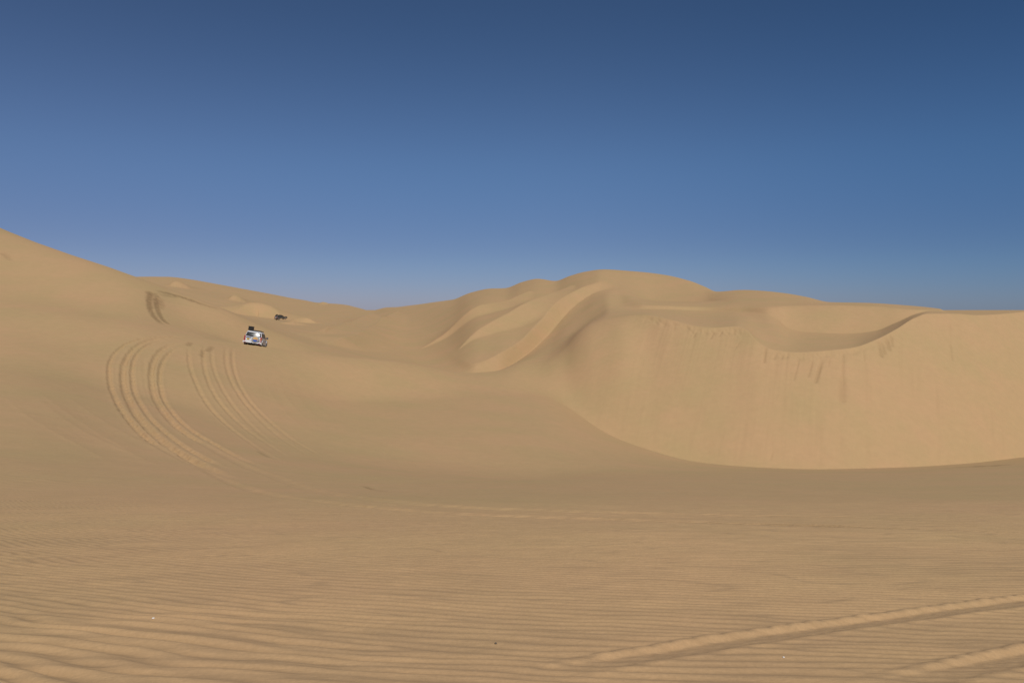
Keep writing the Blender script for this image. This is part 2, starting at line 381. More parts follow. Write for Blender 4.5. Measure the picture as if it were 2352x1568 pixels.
# dug-up dark moist sand on the left dune and small scuffs, rut shade painted in
def c4(p): return [(1490.6 + x * .3662, 574.2 + y * .3662, *q) for x, y, *q in p]
MARKS = [
    (c2([(945, 500, .9), (936, 545), (940, 590), (955, 635, .8), (985, 672, .8), (1015, 700, .3)]), .32, .9),
    (c2([(985, 535, .9), (985, 590), (1002, 640, .8), (1030, 680, .9), (1052, 698, .8)]), .3, .9),
    (c2([(960, 510, .8), (975, 545, .9), (965, 580, .6)]), .8, .8),
    (c2([(1000, 548, .7), (1005, 580, .8), (1000, 600, .5)]), .5, .7),
    (c2([(1010, 499, .5), (1060, 509, .9), (1120, 524), (1180, 543), (1250, 568, .7), (1350, 598, .3)]), .5, .8),
    (c2([(1020, 520, .3), (1060, 522, .7), (1110, 527, .6)]), .5, .6),
    (c2([(0, 255, .5), (30, 272, .8), (65, 300, .4)]), .3, .45),
    (c2([(25, 255, .5), (60, 280, .5)]), .25, .35),
    (c2([(1180, 835, .8), (1190, 822, .9), (1195, 815, .6)]), .25, .6),
    (c2([(1300, 870, .8), (1315, 858, .8), (1333, 845, .6)]), .25, .6),
    (c2([(1262, 905, .8), (1275, 870, .6)]), .2, .5),
    (c2([(1285, 785, .6), (1330, 792, .7)]), .18, .5),
    (c2([(1615, 1495, .6), (1650, 1515, .9), (1690, 1533, .7)]), .12, .5),
    ([(832, 1114.5, .6), (845, 1117.5, 1), (857, 1121, .7)], .07, .6),
    ([(862, 1122, .6), (875, 1124, 1), (886, 1125, .4)], .07, .5),
    ([(954, 1140, .5), (970, 1142, .7)], .05, .4),
    ([(1700, 1203, .3), (1840, 1206.5, .9), (1905, 1207.5, 1.0), (1960, 1209.5, .4)], .09, .5),
    ([(1300, 1191, .4), (1420, 1193, .5)], .06, .3),
    ([(1500, 1198.5, .2), (1700, 1204.5, .6), (1960, 1211, .8), (2150, 1215.5, .7), (2390, 1224.5, .6)], .035, .55),
    ([(1500, 1180, .2), (1800, 1185.5, .5), (2100, 1190, .4)], .03, .4),
    (c4([(1850, 1367, .4), (1930, 1366, .6)]), .7, .4),
    (c4([(1955, 1359, .5), (2010, 1361, .6)]), .7, .5),
    (c4([(2070, 1358, .8), (2120, 1352, 1), (2165, 1349, 1)]), 1.3, .9),
]
for p, wd, st in MARKS:
    P = to_plan(resample([(x, y, q[0] if q else 1.0) for x, y, *q in p], 5))
    S, X, Y, r, sg, ex, run = field(P, wd * 3 + .5)
    n = noise(X / (wd * 1.1), Y / (wd * 1.6), 5) * .9 + noise(X / (wd * .4), Y / (wd * .5), 6) * .6
    m = (1 - sstep(wd * .5, wd * 1.5, r + n * wd * .7)) * ex * np.clip(.8 + n * .6, 0, 1)
    TONE_SHADE[S] = np.maximum(TONE_SHADE[S], m * st)
    Z[S] -= m * st * .10 * min(1, wd * 3)

# ------------------------------------------------------------------ the big slip face: slump scarps and sand avalanches under the brink
i0, i1 = np.searchsorted(rows, [72, 150]); j0, j1 = np.searchsorted(cols, [1280, 2410])
S = (slice(i0, i1), slice(j0, j1))
Y = rows[i0:i1, None] * np.ones((1, j1 - j0)); X = U[None, j0:j1] * Y
B = Dk[6][None, j0:j1]; K = Dk[7][None, j0:j1]
t = (Y - B) / (K - B)                                   # 0 at the foot, 1 at the brink
cl = cols[None, j0:j1] * np.ones_like(Y)
lean = (cl + (1 - t) * (75 * (1 - sstep(1500, 1980, cl)) - 25 * sstep(2000, 2350, cl))) / F * 88   # flow lines fan out to the left on the left flank
face = sstep(0.0, .06, t) * (1 - sstep(.985, 1.0, t)) * sstep(1300, 1420, cl)
fl = noise(lean * 1.9, t * 1.6, 21) * .6 + noise(lean * 4.3, t * 3.0, 22) * .4
fl2 = noise(lean * .55, t * 1.1, 23)
amp = .012 + .03 * sstep(.45, .98, t) * sstep(1420, 1560, cl) * (1 - sstep(2140, 2240, cl))
fl3 = noise((cl + (1 - t) * 60) / 46., t * 5, 27) * noise(cl / 120., t * 3, 28)
Z[S] += face * (amp * fl * (1 + .6 * fl2) + .018 * fl2 + .07 * fl3)
TONE_SHADE[S] = np.maximum(TONE_SHADE[S], face * .10 * np.clip(1.2 * noise(X * .25, t * 2.5, 31) + .4, 0, 1) * np.clip(noise(lean * 1.1, t * 1.3, 29) + .6 * noise(lean * 3.2, t * 2.6, 30) - .1, 0, 1))
# torn edge just under the brink
tear = (t - .955 + .03 * noise(X * .9, X * 0, 24) + .02 * noise(X * 2.7, X * 0, 25))
wt = (sstep(1440, 1500, cl) * (1 - sstep(1690, 1720, cl)) + .9 * sstep(1762, 1790, cl) * (1 - sstep(2080, 2130, cl)))
Z[S] -= wt * .085 * np.exp(-(tear / .022) ** 2) * (1 + noise(X * 2.2, t * 8, 26)) * face
for x0, y0, x1, y1, wd, st in [(1937, 812, 1936, 880, .15, .6), (1936, 870, 1934, 918, .38, .7), (1888, 827, 1873, 876, .2, .9), (1866, 829, 1857, 864, .13, .7), (1836, 824, 1824, 872, .1, .6), (2021, 788, 2025, 818, .2, 1), (2028, 790, 2031, 810, .2, 1),
                               (2039, 779, 2042, 801, .25, 1), (2047, 772, 2050, 793, .18, .9), (2183, 787, 2188, 828, .12, .6), (1759, 800, 1755, 832, .15, .8), (1784, 812, 1778, 826, .12, .7), (1800, 813, 1795, 826, .1, .6), (1984, 806, 1986, 830, .1, .5), (1906, 824, 1903, 842, .08, .5),
                               (2182, 740, 2184, 760, .1, .4), (1552, 745, 1548, 760, .1, .6), (1700, 785, 1690, 800, .1, .5), (1600, 762, 1592, 776, .12, .6), (1640, 764, 1632, 778, .12, .6), (1660, 760, 1652, 772, .12, .6), (1776, 1035, 1770, 1056, .1, .4)]:
    P = to_plan(resample([(x0, y0, .5), ((x0 * .6 + x1 * .4), (y0 * .6 + y1 * .4), 1), (x1, y1, .9)], 4))
    S2, X2, Y2, r, sg, ex, run = field(P, wd * 4)
    g = np.exp(-(r / wd) ** 2) * ex * st
    Z[S2] -= .16 * g * min(1.2, wd * 5)
    TONE_SHADE[S2] = np.maximum(TONE_SHADE[S2], .30 * g)  # groove shade painted into the colour, besides the carved depth

# ------------------------------------------------------------------ wind ripples in the foreground
i1 = np.searchsorted(rows, 60)
Y = rows[:i1, None] * np.ones((1, NC)); X = U[None] * Y
near = (rows[:i1] < 20).sum()
Yn, Xn = Y[:near], X[:near]
wx = Xn + .22 * noise(Xn * .35, Yn * .5, 31) * 3
base = Yn + .30 * Xn - .05 * Xn * Xn + .08 * noise(Xn * .8, Yn * 1.3, 32) + .016 * noise(Xn * 2.6, Yn * 5, 33) + .30 * noise(Xn * .22, Yn * .3, 34)
base2 = Yn + .27 * Xn - .05 * Xn * Xn + .08 * noise(Xn * .7 + 9, Yn * 1.5, 35) + .016 * noise(Xn * 2.2, Yn * 4.4, 36) + .30 * noise(Xn * .22, Yn * .3, 34)
def wave(p):
    p = p - np.floor(p)
    return np.where(p < .52, .5 - .5 * np.cos(np.pi * p / .52), .5 + .5 * np.cos(np.pi * (p - .52) / .48)) - .5
lam = .086
mixw = sstep(-.12, .12, noise(Xn * .9, Yn * 1.7, 37))
wv = wave(base / lam) * mixw + wave(base2 / (lam * 1.08)) * (1 - mixw)
coarse = sstep(.6, -1.2, Xn + .45 * (Yn - 2.6)) * (1 - sstep(3.0, 4.6, Yn))          # larger ripples nearest the camera, to the left
wv = wv * (1 - .75 * coarse) + wave((base + .05 * noise(Xn * 2, Yn * 2.4, 40)) / .135) * 1.05 * coarse
ampn = .0112 * (.85 + .35 * noise(Xn * .5, Yn * .8, 38) + .25 * noise(Xn * 2.2, Yn * 4, 39)) * (1 + .5 * sstep(0, -1.6, Xn) * (1 - sstep(3.2, 5, Yn)))
Z[:near] += wv * ampn * SMOOTHR[:near] * (1 - .9 * sstep(7, 16, Yn))
TONE_SHADE[:near] = np.maximum(TONE_SHADE[:near], (.17 * np.clip(-wv * 1.6, 0, 1) * (1 - sstep(5, 11, Yn)) * SMOOTHR[:near]).astype(np.float32))   # darker towards the ripple troughs
# broader, fainter ripples further down the slope
b3 = Y + .28 * X + .5 * noise(X * .2, Y * .25, 41) + .12 * noise(X * .7, Y * 1.0, 42)
a3 = .004 * sstep(8, 14, Y) * (1 - sstep(25, 50, Y)) * (.5 + .9 * np.clip(noise(X * .12, Y * .16, 43) + .3, 0, 1)) * (.2 + .8 * sstep(3, -6, X))
Z[:i1] += a3 * wave(b3 / .34) * SMOOTHR[:i1]
Z[:i1] += .004 * noise(X * 3, Y * 5, 44) * (1 - sstep(8, 20, Y)) + .010 * noise(X * .35, Y * .5, 45) + .006 * noise(X * 1.6, Y * .9, 49) * sstep(8, 16, Y) + .05 * noise(X * .12, Y * .1, 46) * sstep(6, 20, Y)

# the two wheel tracks that cross the ripples close to the camera
def near_track(pts, w=.085):
    P = to_plan(pts); P = resample(P, .2)
    for c in range(12): P[1:-1, :2] = (P[:-2, :2] + 2 * P[1:-1, :2] + P[2:, :2]) / 4
    S, X, Y, r, sg, ex, run = field(P, .6)
    v = r * sg                                          # + = far side
    e = sstep(0.0, .9, run)
    sc = np.abs(np.sin(np.pi * run / .11 + 3.5 * noise(run * 1.3, run * 0 + .5, 51))) ** .6 * (.6 + .6 * noise(run * 1.1, run * 0, 53))
    lump = .012 * noise(run * 9, v * 9, 52)
    a_, b_ = S[0].start, S[0].stop
    zz = Z[S].copy()
    rip = (wv * ampn * SMOOTHR[:near])[a_:b_, S[1]]
    zz -= rip * e * (1 - sstep(w * 1.15, w * 1.6 + .02 * sc, np.abs(v - .015)))
    floor = np.where(v < .45 * w, -.015 * np.clip((v + 1.35 * w) / (1.8 * w), 0, 1), -.015 * (1 - sstep(.62 * w, w + .014 * sc, v)))
    ridge_at = w + .012 + .016 * sc
    ridge = (.004 + .008 * sc + .35 * lump) * np.exp(-((v - ridge_at) / np.where(v > ridge_at, .020, .026)) ** 2)
    lip = .006 * np.exp(-((v + w * 1.1) / .03) ** 2)
    tread = .0022 * noise(run * 30, v * 22, 54) * (np.abs(v) < w)
    Z[S] = zz + e * (floor + ridge + lip + tread)
near_track([(1120, 1568, 1), (1250, 1548, 1), (1400, 1516, 1), (1600, 1482, 1), (1760, 1463, 1), (2000, 1427, 1), (2200, 1398, 1), (2352, 1377, 1), (2500, 1358, 1), (2800, 1322, 1)])
near_track([(1950, 1600, 1), (2080, 1568, 1), (2150, 1552, 1), (2220, 1536, 1), (2290, 1518, 1), (2352, 1503, 1), (2500, 1470, 1), (2800, 1420, 1)])

# gentle unevenness of the far dunes
i0 = np.searchsorted(rows, 60)
Yf = rows[i0:, None] * np.ones((1, NC)); Xf = U[None] * Yf
Z[i0:] += (.05 * noise(Xf * .12, Yf * .1, 46) * (1 - sstep(150, 300, Yf)) + .35 * noise(Xf * .03, Yf * .025, 47) * sstep(100, 190, Yf)
           + .5 * noise(Xf * .018, Yf * .012, 48) * sstep(180, 330, Yf) * (1 - sstep(2000, 4000, Yf)))

# ------------------------------------------------------------------ node helpers
def mat(name):
    m = bpy.data.materials.new(name); m.use_nodes = True
    n = m.node_tree.nodes; l = m.node_tree.links
    return m, n, l, n["Principled BSDF"]

def simple(name, c, rough=.5, metal=0.0, spec=.5, coat=0.0, dust=0.0, nscale=6.0):
    m, n, l, b = mat(name)
    b.inputs["Roughness"].default_value = rough; b.inputs["Metallic"].default_value = metal
    b.inputs["Specular IOR Level"].default_value = spec; b.inputs["Coat Weight"].default_value = coat
    tx = n.new("ShaderNodeTexNoise"); tx.inputs["Scale"].default_value = nscale; tx.inputs["Detail"].default_value = 6
    co = n.new("ShaderNodeTexCoord"); l.new(co.outputs["Object"], tx.inputs["Vector"])
    mx = n.new("ShaderNodeMix"); mx.data_type = 'RGBA'
    mx.inputs[6].default_value = (*c, 1); mx.inputs[7].default_value = (.36, .27, .17, 1)
    mp = n.new("ShaderNodeMapRange"); mp.inputs[1].default_value = .4; mp.inputs[2].default_value = .75; mp.inputs[3].default_value = dust * .3; mp.inputs[4].default_value = dust
    l.new(tx.outputs[0], mp.inputs[0]); l.new(mp.outputs[0], mx.inputs[0]); l.new(mx.outputs[2], b.inputs["Base Color"])
    return m

def sand_material():
    m, n, l, b = mat("sand")
    b.inputs["Roughness"].default_value = .95
    b.inputs["Specular IOR Level"].default_value = .12
    co = n.new("ShaderNodeTexCoord")
    def nz(scale, detail, rough=.55):
        t = n.new("ShaderNodeTexNoise"); t.inputs["Scale"].default_value = scale; t.inputs["Detail"].default_value = detail; t.inputs["Roughness"].default_value = rough
        l.new(co.outputs["Object"], t.inputs["Vector"]); return t
    big = nz(.13, 6, .62); mid = nz(1.3, 5); fine = nz(60, 3, .7); gr2 = nz(9, 4, .7)
    r = n.new("ShaderNodeValToRGB")
    r.color_ramp.elements[0].position = .36; r.color_ramp.elements[0].color = SAND_A
    r.color_ramp.elements[1].position = .66; r.color_ramp.elements[1].color = SAND_B
    l.new(big.outputs[0], r.inputs[0])
    def mul(src, tex, lo, hi):
        mp = n.new("ShaderNodeMapRange"); mp.inputs[1].default_value = .3; mp.inputs[2].default_value = .7
        mp.inputs[3].default_value = lo; mp.inputs[4].default_value = hi
        l.new(tex.outputs[0], mp.inputs[0])
        x = n.new("ShaderNodeMix"); x.data_type = 'RGBA'; x.blend_type = 'MULTIPLY'; x.inputs[0].default_value = 1
        l.new(src, x.inputs[6]); l.new(mp.outputs[0], x.inputs[7]); return x.outputs[2]
    c = mul(r.outputs[0], mid, .975, 1.025)
    c = mul(c, fine, .93, 1.07)
    c = mul(c, gr2, .965, 1.035)
    at = n.new("ShaderNodeAttribute"); at.attribute_name = "tone_shade"
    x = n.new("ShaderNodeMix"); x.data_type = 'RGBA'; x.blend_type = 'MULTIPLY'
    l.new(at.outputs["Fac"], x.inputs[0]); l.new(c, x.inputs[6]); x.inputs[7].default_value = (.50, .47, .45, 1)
    l.new(x.outputs[2], b.inputs["Base Color"])
    bp = n.new("ShaderNodeBump"); bp.inputs["Strength"].default_value = .25; bp.inputs["Distance"].default_value = .004
    gr = nz(180, 4, .7)
    l.new(gr.outputs[0], bp.inputs["Height"])
    mpg = n.new("ShaderNodeMapping"); mpg.inputs["Scale"].default_value = (1.1, 5.0, 3.0); l.new(co.outputs["Object"], mpg.inputs["Vector"])
    wn = n.new("ShaderNodeTexNoise"); wn.inputs["Scale"].default_value = 1.0; wn.inputs["Detail"].default_value = 5; wn.inputs["Roughness"].default_value = .62
    l.new(mpg.outputs[0], wn.inputs["Vector"])
    bp2 = n.new("ShaderNodeBump"); bp2.inputs["Strength"].default_value = .5; bp2.inputs["Distance"].default_value = .03
    l.new(wn.outputs[0], bp2.inputs["Height"]); l.new(bp.outputs[0], bp2.inputs["Normal"]); l.new(bp2.outputs[0], b.inputs["Normal"])
    return m
SAND_A = (.556, .354, .182, 1); SAND_B = (.512, .353, .172, 1)
sand = sand_material()

def tag(o, label=None, cat=None, group=None, kind=None):
    if label: o["label"] = label
    if cat: o["category"] = cat
    if group: o["group"] = group
    if kind: o["kind"] = kind
    return o

def grid_mesh(name, X, Y, Z, tone_shade=None):
    nr, nc = X.shape
    co = np.stack([X, Y, Z], -1).reshape(-1, 3).astype(np.float32)
    idx = np.arange(nr * nc, dtype=np.int32).reshape(nr, nc)
    q = np.stack([idx[:-1, :-1], idx[:-1, 1:], idx[1:, 1:], idx[1:, :-1]], -1).reshape(-1)
    me = bpy.data.meshes.new(name)
    me.vertices.add(len(co)); me.vertices.foreach_set("co", co.ravel())
    me.loops.add(len(q)); me.loops.foreach_set("vertex_index", q)
    nf = len(q) // 4
    me.polygons.add(nf)
    me.polygons.foreach_set("loop_start", np.arange(0, nf * 4, 4, dtype=np.int32))
    me.polygons.foreach_set("use_smooth", np.ones(nf, dtype=bool))
    me.update(calc_edges=True)
    if tone_shade is not None:
        at = me.attributes.new("tone_shade", 'FLOAT', 'POINT'); at.data.foreach_set("value", tone_shade.ravel().astype(np.float32))
    me.materials.append(sand)
    o = bpy.data.objects.new(name, me); col.objects.link(o)
    return o

GX = U[None] * rows[:, None]; GY = np.repeat(rows[:, None], NC, 1)
ground = tag(grid_mesh("ground", GX, GY, Z, TONE_SHADE), kind="structure")

# sand all round, behind and beside the visible dunes
ys = np.concatenate([-np.geomspace(2, 4000, 40)[::-1], np.linspace(-1.5, 1.3, 8)])
xs = np.concatenate([-np.geomspace(.3, 6000, 60)[::-1], np.geomspace(.3, 6000, 60)])
XX, YY = np.meshgrid(xs, ys)
rr = np.hypot(XX, YY)
ZZ = -.80 - .19 * np.clip(YY, -2, 1.3) + .05 * noise(XX * .2, YY * .2, 61) * np.minimum(1, rr / 10) + 6 * noise(XX * .01, YY * .01, 62) * sstep(40, 200, rr) - .05
tag(grid_mesh("sand_behind", XX, YY, ZZ), kind="structure")

def ground_at(px, D):
    j = np.searchsorted(cols, px)
    zc = np.array([np.interp(D, rows, Z[:, j - 1]), np.interp(D, rows, Z[:, j])])
    f = (px - cols[j - 1]) / (cols[j] - cols[j - 1])
    return float(zc[0] * (1 - f) + zc[1] * f)
def ground_xy(x, y): return ground_at(x / y * F + CX, y)

# ------------------------------------------------------------------ vehicles
PAINT = simple("silver_paint", (.76, .77, .79), .38, .0, .5, .0, .14)
PAINT2 = simple("dark_grey_paint", (.10, .10, .085), .35, .3, .5, .5, .28)
BLACK = simple("black_plastic", (.012, .012, .012), .55, 0, .4, 0, .06)
RUBBER = simple("tyre_rubber", (.02, .019, .018), .85, 0, .2, 0, .35, 12)
RIM = simple("alloy_rim", (.5, .5, .5), .35, .8, .5, 0, .25)
GLASS = simple("tinted_glass", (.02, .024, .026), .20, 0, .8, .0, .05)
SGLASS = simple("side_glass", (.018, .02, .02), .35, 0, .25, 0, .1)
RED = simple("red_lens", (.42, .012, .015), .15, 0, .6, .8, .03)
DRED = simple("dark_red_reflector", (.16, .01, .012), .3, 0, .5, .3, .1)
ORANGE = simple("amber_lens", (.75, .22, .02), .2, 0, .6, .5, .03)
WHITE = simple("white_panel", (.78, .78, .77), .4, 0, .5, .2, .06)
YPLATE = simple("yellow_plate", (.75, .48, .02), .45, 0, .4, 0, .04)
VCOVER = simple("grey_vinyl_cover", (.42, .43, .43), .4, 0, .5, .2, .08)
AYEL = simple("yellow_print", (.78, .52, .20), .5, 0, .4, 0, .03)
AORG = simple("orange_print", (.72, .30, .08), .5, 0, .4, 0, .03)
ABLU = simple("blue_print", (.03, .13, .50), .5, 0, .4, 0, .03)
ARED = simple("red_print", (.35, .04, .06), .5, 0, .4, 0, .03)
CHROME = simple("chrome", (.75, .75, .75), .15, 1.0, .5, 0, .05)
HEADL = simple("headlight_lens", (.6, .62, .62), .1, .2, .6, .8, .03)

def link(name, bm, m, parent=None, bevel=0.0, smooth=False, segs=2):
    if bevel:
        bmesh.ops.bevel(bm, geom=[e for e in bm.edges if e.calc_face_angle(0) > .5], offset=bevel, segments=segs, affect='EDGES', profile=.6, clamp_overlap=True)
    bmesh.ops.recalc_face_normals(bm, faces=bm.faces)
    me = bpy.data.meshes.new(name); bm.to_mesh(me); bm.free()
    for mm in (m if isinstance(m, (list, tuple)) else [m]): me.materials.append(mm)
    if smooth:
        for p in me.polygons: p.use_smooth = True
    o = bpy.data.objects.new(name, me); col.objects.link(o)
    if parent: o.parent = parent
    return o

def box(bm, c, s, rot=None):
    mtx = Matrix.Translation(c) @ (rot.to_matrix().to_4x4() if rot else Matrix()) @ Matrix.Diagonal((*s, 1))
    return bmesh.ops.create_cube(bm, size=1, matrix=mtx)

def cyl(bm, c, r, depth, axis='X', n=32, r2=None):
    rot = {'X': Matrix.Rotation(R(90), 4, 'Y'), 'Y': Matrix.Rotation(R(90), 4, 'X'), 'Z': Matrix()}[axis]
    return bmesh.ops.create_cone(bm, cap_ends=True, segments=n, radius1=r, radius2=r if r2 is None else r2, depth=depth, matrix=Matrix.Translation(c) @ rot)

def tube(bm, a, b, r, n=8):
    a = Vector(a); b = Vector(b); q = (b - a).to_track_quat('Z', 'Y').to_matrix().to_4x4()
    bmesh.ops.create_cone(bm, cap_ends=True, segments=n, radius1=r, radius2=r, depth=(b - a).length, matrix=Matrix.Translation((a + b) / 2) @ q)

def plate(bm, pts, nrm, t):
    """thin solid from a planar outline"""
    nrm = Vector(nrm).normalized() * t
    v0 = [bm.verts.new(p) for p in pts]; v1 = [bm.verts.new(Vector(p) + nrm) for p in pts]
    bm.faces.new(v0); bm.faces.new(v1[::-1])
    for i in range(len(pts)):
        k = (i + 1) % len(pts); bm.faces.new((v0[i], v0[k], v1[k], v1[i]))

HALFW = .93
def build_suv(name, paint, label, cover_art=True):
    root = bpy.data.objects.new(name, None); col.objects.link(root)
    tag(root, label, "car")
    # ---- lower body: side profile with open wheel arches, extruded across
    wy = (-1.42, 1.48); wr_ = .47
    prof = [(-2.30, .62), (-2.32, .95), (-2.28, 1.14), (.95, 1.14), (1.5, 1.10), (2.12, 1.04), (2.34, .94), (2.40, .72), (2.36, .55)]
    def arch(yc):
        return [(yc + wr_ * math.cos(t), .40 + wr_ * math.sin(t)) for t in np.linspace(math.asin(.04 / wr_), math.pi - math.asin(.04 / wr_), 13)]
    prof += [(wy[1] + wr_ + .03, .44)] + arch(wy[1]) + arch(wy[0]) + [(-1.42 - wr_ - .03, .46)]
    bm = bmesh.new()
    def wid(y, z):
        wv_ = HALFW - .05 * max(0, (z - .85) / .3) - .03 * max(0, (.7 - z) / .3)
        if y > 1.6: wv_ -= .13 * ((y - 1.6) / .8) ** 2
        if y < -1.9: wv_ -= .05 * ((-1.9 - y) / .4) ** 2
        return wv_
    rings = []
    for f in (-1, -.93, .93, 1):
        rings.append([bm.verts.new((f * wid(y, z) if abs(f) == 1 else f * wid(y, z), y, z)) for y, z in prof])
    for ra, rb in zip(rings[:-1], rings[1:]):
        for i in range(len(prof)):
            k = (i + 1) % len(prof); bm.faces.new((ra[i], ra[k], rb[k], rb[i]))
    for ring, flip in ((rings[0], False), (rings[-1], True)):
        f = bm.faces.new(ring[::-1] if flip else ring)
        bmesh.ops.triangulate(bm, faces=[f], ngon_method='EAR_CLIP')
    # ---- cabin
    def ringc(z, w_, yb, yf, r_=.08):
        return [(-w_ + r_, yb, z), (w_ - r_, yb, z), (w_, yb + r_ * 1.3, z), (w_, yf - r_ * 2, z), (w_ - r_ * 1.6, yf, z), (-w_ + r_ * 1.6, yf, z), (-w_, yf - r_ * 2, z), (-w_, yb + r_ * 1.3, z)]
    lev = [ringc(1.13, .885, -2.27, 1.0), ringc(1.22, .875, -2.25, .86), ringc(1.72, .745, -2.07, .16, .09), ringc(1.79, .69, -2.0, .02, .1), ringc(1.82, .5, -1.85, -.15, .15)]
    vs = [[bm.verts.new(p) for p in rg] for rg in lev]
    for ra, rb in zip(vs[:-1], vs[1:]):
        for i in range(8): bm.faces.new((ra[i], ra[(i + 1) % 8], rb[(i + 1) % 8], rb[i]))
    bm.faces.new(vs[-1]); bm.faces.new(vs[0][::-1])
    body = link("body", bm, paint, root, bevel=.018)
    # wheel wells and chassis
    bm = bmesh.new()
    box(bm, (0, .03, .52), (1.45, 4.3, .22)); box(bm, (0, -1.42, .62), (1.52, .95, .4)); box(bm, (0, 1.48, .62), (1.52, .95, .4))
    cyl(bm, (0, -1.42, .40), .07, 1.5); cyl(bm, (0, -1.42, .40), .16, .3)
    link("chassis", bm, BLACK, root)
    # ---- glass
    def side(s):
        out = []
        for yb0, yf0, yb1, yf1 in ((-2.02, -1.28, -1.90, -1.26), (-1.20, -.42, -1.18, -.44), (-.34, .70, -.36, .16)):
            bm = bmesh.new()
            P = lambda y, z: (s * (.875 - (z - 1.22) / .5 * .13 + .004), y, z)
            plate(bm, [P(yb0, 1.24), P(yf0, 1.24), P(yf1, 1.68), P(yb1, 1.68)], (s, 0, .26), .006)
            link("side_window", bm, SGLASS, root, bevel=.0)
    side(1); side(-1)
    # rear window: slightly bowed
    bm = bmesh.new()
    gv = []
    for iz, z in enumerate(np.linspace(1.245, 1.69, 7)):
        hw = .80 - (z - 1.22) / .5 * .13
        row = []
        for xx in np.linspace(-1, 1, 13):
            y = -2.245 + (z - 1.22) * .38 - .012 - .05 * (1 - xx * xx)
            row.append(bm.verts.new((xx * hw, y, z)))
        gv.append(row)
    for r0, r1 in zip(gv[:-1], gv[1:]):
        for i in range(12): bm.faces.new((r0[i], r0[i + 1], r1[i + 1], r1[i]))
    rw = link("rear_window", bm, GLASS, root, smooth=True)
    sm = rw.modifiers.new("thick", 'SOLIDIFY'); sm.thickness = .012; sm.offset = -1
    bm = bmesh.new(); tube(bm, (.05, -2.275, 1.26), (-.38, -2.25, 1.36), .012); tube(bm, (-.05, -2.26, 1.34), (-.62, -2.235, 1.39), .010)
    link("rear_wiper", bm, BLACK, root)
    bm = bmesh.new()
    plate(bm, [(-.76, .86, 1.24), (.76, .86, 1.24), (.66, .19, 1.70), (-.66, .19, 1.70)], (0, .57, .82), .012)
    link("windscreen", bm, GLASS, root)
    # tailgate shut lines
    bm = bmesh.new()
    box(bm, (-.10, -2.327, .86), (.008, .008, .44)); box(bm, (0, -2.325, .66), (1.46, .008, .008))
    box(bm, (-.735, -2.318, .88), (.008, .01, .45)); box(bm, (.735, -2.318, .88), (.008, .01, .45))
    link("tailgate_seam", bm, BLACK, root)
    bm = bmesh.new(); box(bm, (-.44, -2.325, 1.135), (.56, .03, .07)); link("tailgate_trim", bm, CHROME, root, bevel=.012)
    bm = bmesh.new(); box(bm, (-.44, -2.335, 1.075), (.50, .02, .035)); link("tailgate_handle", bm, BLACK, root, bevel=.005)
    # rear lights
    for s in (-1, 1):
        bm = bmesh.new(); box(bm, (s * .835, -2.28, .98), (.15, .13, .58)); tl = link("tail_light", bm, RED, root, bevel=.03)
        bm = bmesh.new(); box(bm, (s * .835, -2.349, 1.03), (.10, .012, .12)); link("indicator_lens", bm, ORANGE if s > 0 else RED, tl, bevel=.004)
        bm = bmesh.new(); box(bm, (s * .835, -2.349, .84), (.10, .012, .08)); link("reversing_lens", bm, WHITE if s > 0 else RED, tl, bevel=.004)
    # rear bumper
    bm = bmesh.new()
    box(bm, (0, -2.40, .60), (1.30, .22, .15)); box(bm, (-.80, -2.36, .60), (.34, .26, .20)); box(bm, (.80, -2.36, .60), (.34, .26, .20))
    rb = link("rear_bumper", bm, WHITE if paint is PAINT else paint, root, bevel=.03)
    for s in (-1, 1):
        bm = bmesh.new(); box(bm, (s * .74, -2.475, .53), (.24, .05, .11)); link("bumper_reflector", bm, DRED, rb, bevel=.012)
    bm = bmesh.new(); box(bm, (0, -2.50, .50), (.10, .16, .08)); bmesh.ops.create_uvsphere(bm, u_segments=12, v_segments=8, radius=.035, matrix=Matrix.Translation((0, -2.56, .575)))
    tube(bm, (0, -2.56, .5), (0, -2.56, .57), .018); link("tow_hitch", bm, BLACK, root)
    bm = bmesh.new(); box(bm, (0, 2.42, .60), (1.60, .16, .26)); link("front_bumper", bm, paint, root, bevel=.04)
    for s in (-1, 1):
        bm = bmesh.new(); box(bm, (s * .66, 2.33, .86), (.30, .14, .18)); link("headlight", bm, HEADL, root, bevel=.03)
    bm = bmesh.new()
    for k in range(4): box(bm, (0, 2.375, .78 + k * .055), (.86, .06, .022))
    box(bm, (0, 2.355, .86), (.92, .05, .24)); link("grille", bm, BLACK, root)
    # number plate
    bm = bmesh.new(); box(bm, (-.45, -2.325, .90), (.52, .02, .27)); pp = link("plate_panel", bm, WHITE, root, bevel=.01)
    bm = bmesh.new(); box(bm, (-.47, -2.341, .92), (.26, .010, .17)); np_ = link("number_plate", bm, YPLATE, root, bevel=.002)
    bm = bmesh.new()
    for k in range(4): box(bm, (-.555 + k * .055, -2.348, .955), (.026, .004, .05))
    for k in range(3): box(bm, (-.53 + k * .06, -2.348, .885), (.03, .004, .05))
    link("plate_marking", bm, BLACK, np_)
    # spare wheel with printed cover
    sc = Vector((.30, -2.46, .97)); rs = .385
    bm = bmesh.new()
    prof2 = [(0, 0), (.27, 0), (.345, -.012), (.385, -.05), (.395, -.12), (.385, -.19), (.30, -.22), (0, -.22)]
    n = 48; rings = []
    for rr_, yy in prof2[1:-1]:
        rings.append([bm.verts.new((sc.x + rr_ * math.cos(2 * math.pi * k / n), sc.y - .12 - yy, sc.z + rr_ * math.sin(2 * math.pi * k / n))) for k in range(n)])
    for ra, rb2 in zip(rings[:-1], rings[1:]):
        for k in range(n): bm.faces.new((ra[k], ra[(k + 1) % n], rb2[(k + 1) % n], rb2[k]))
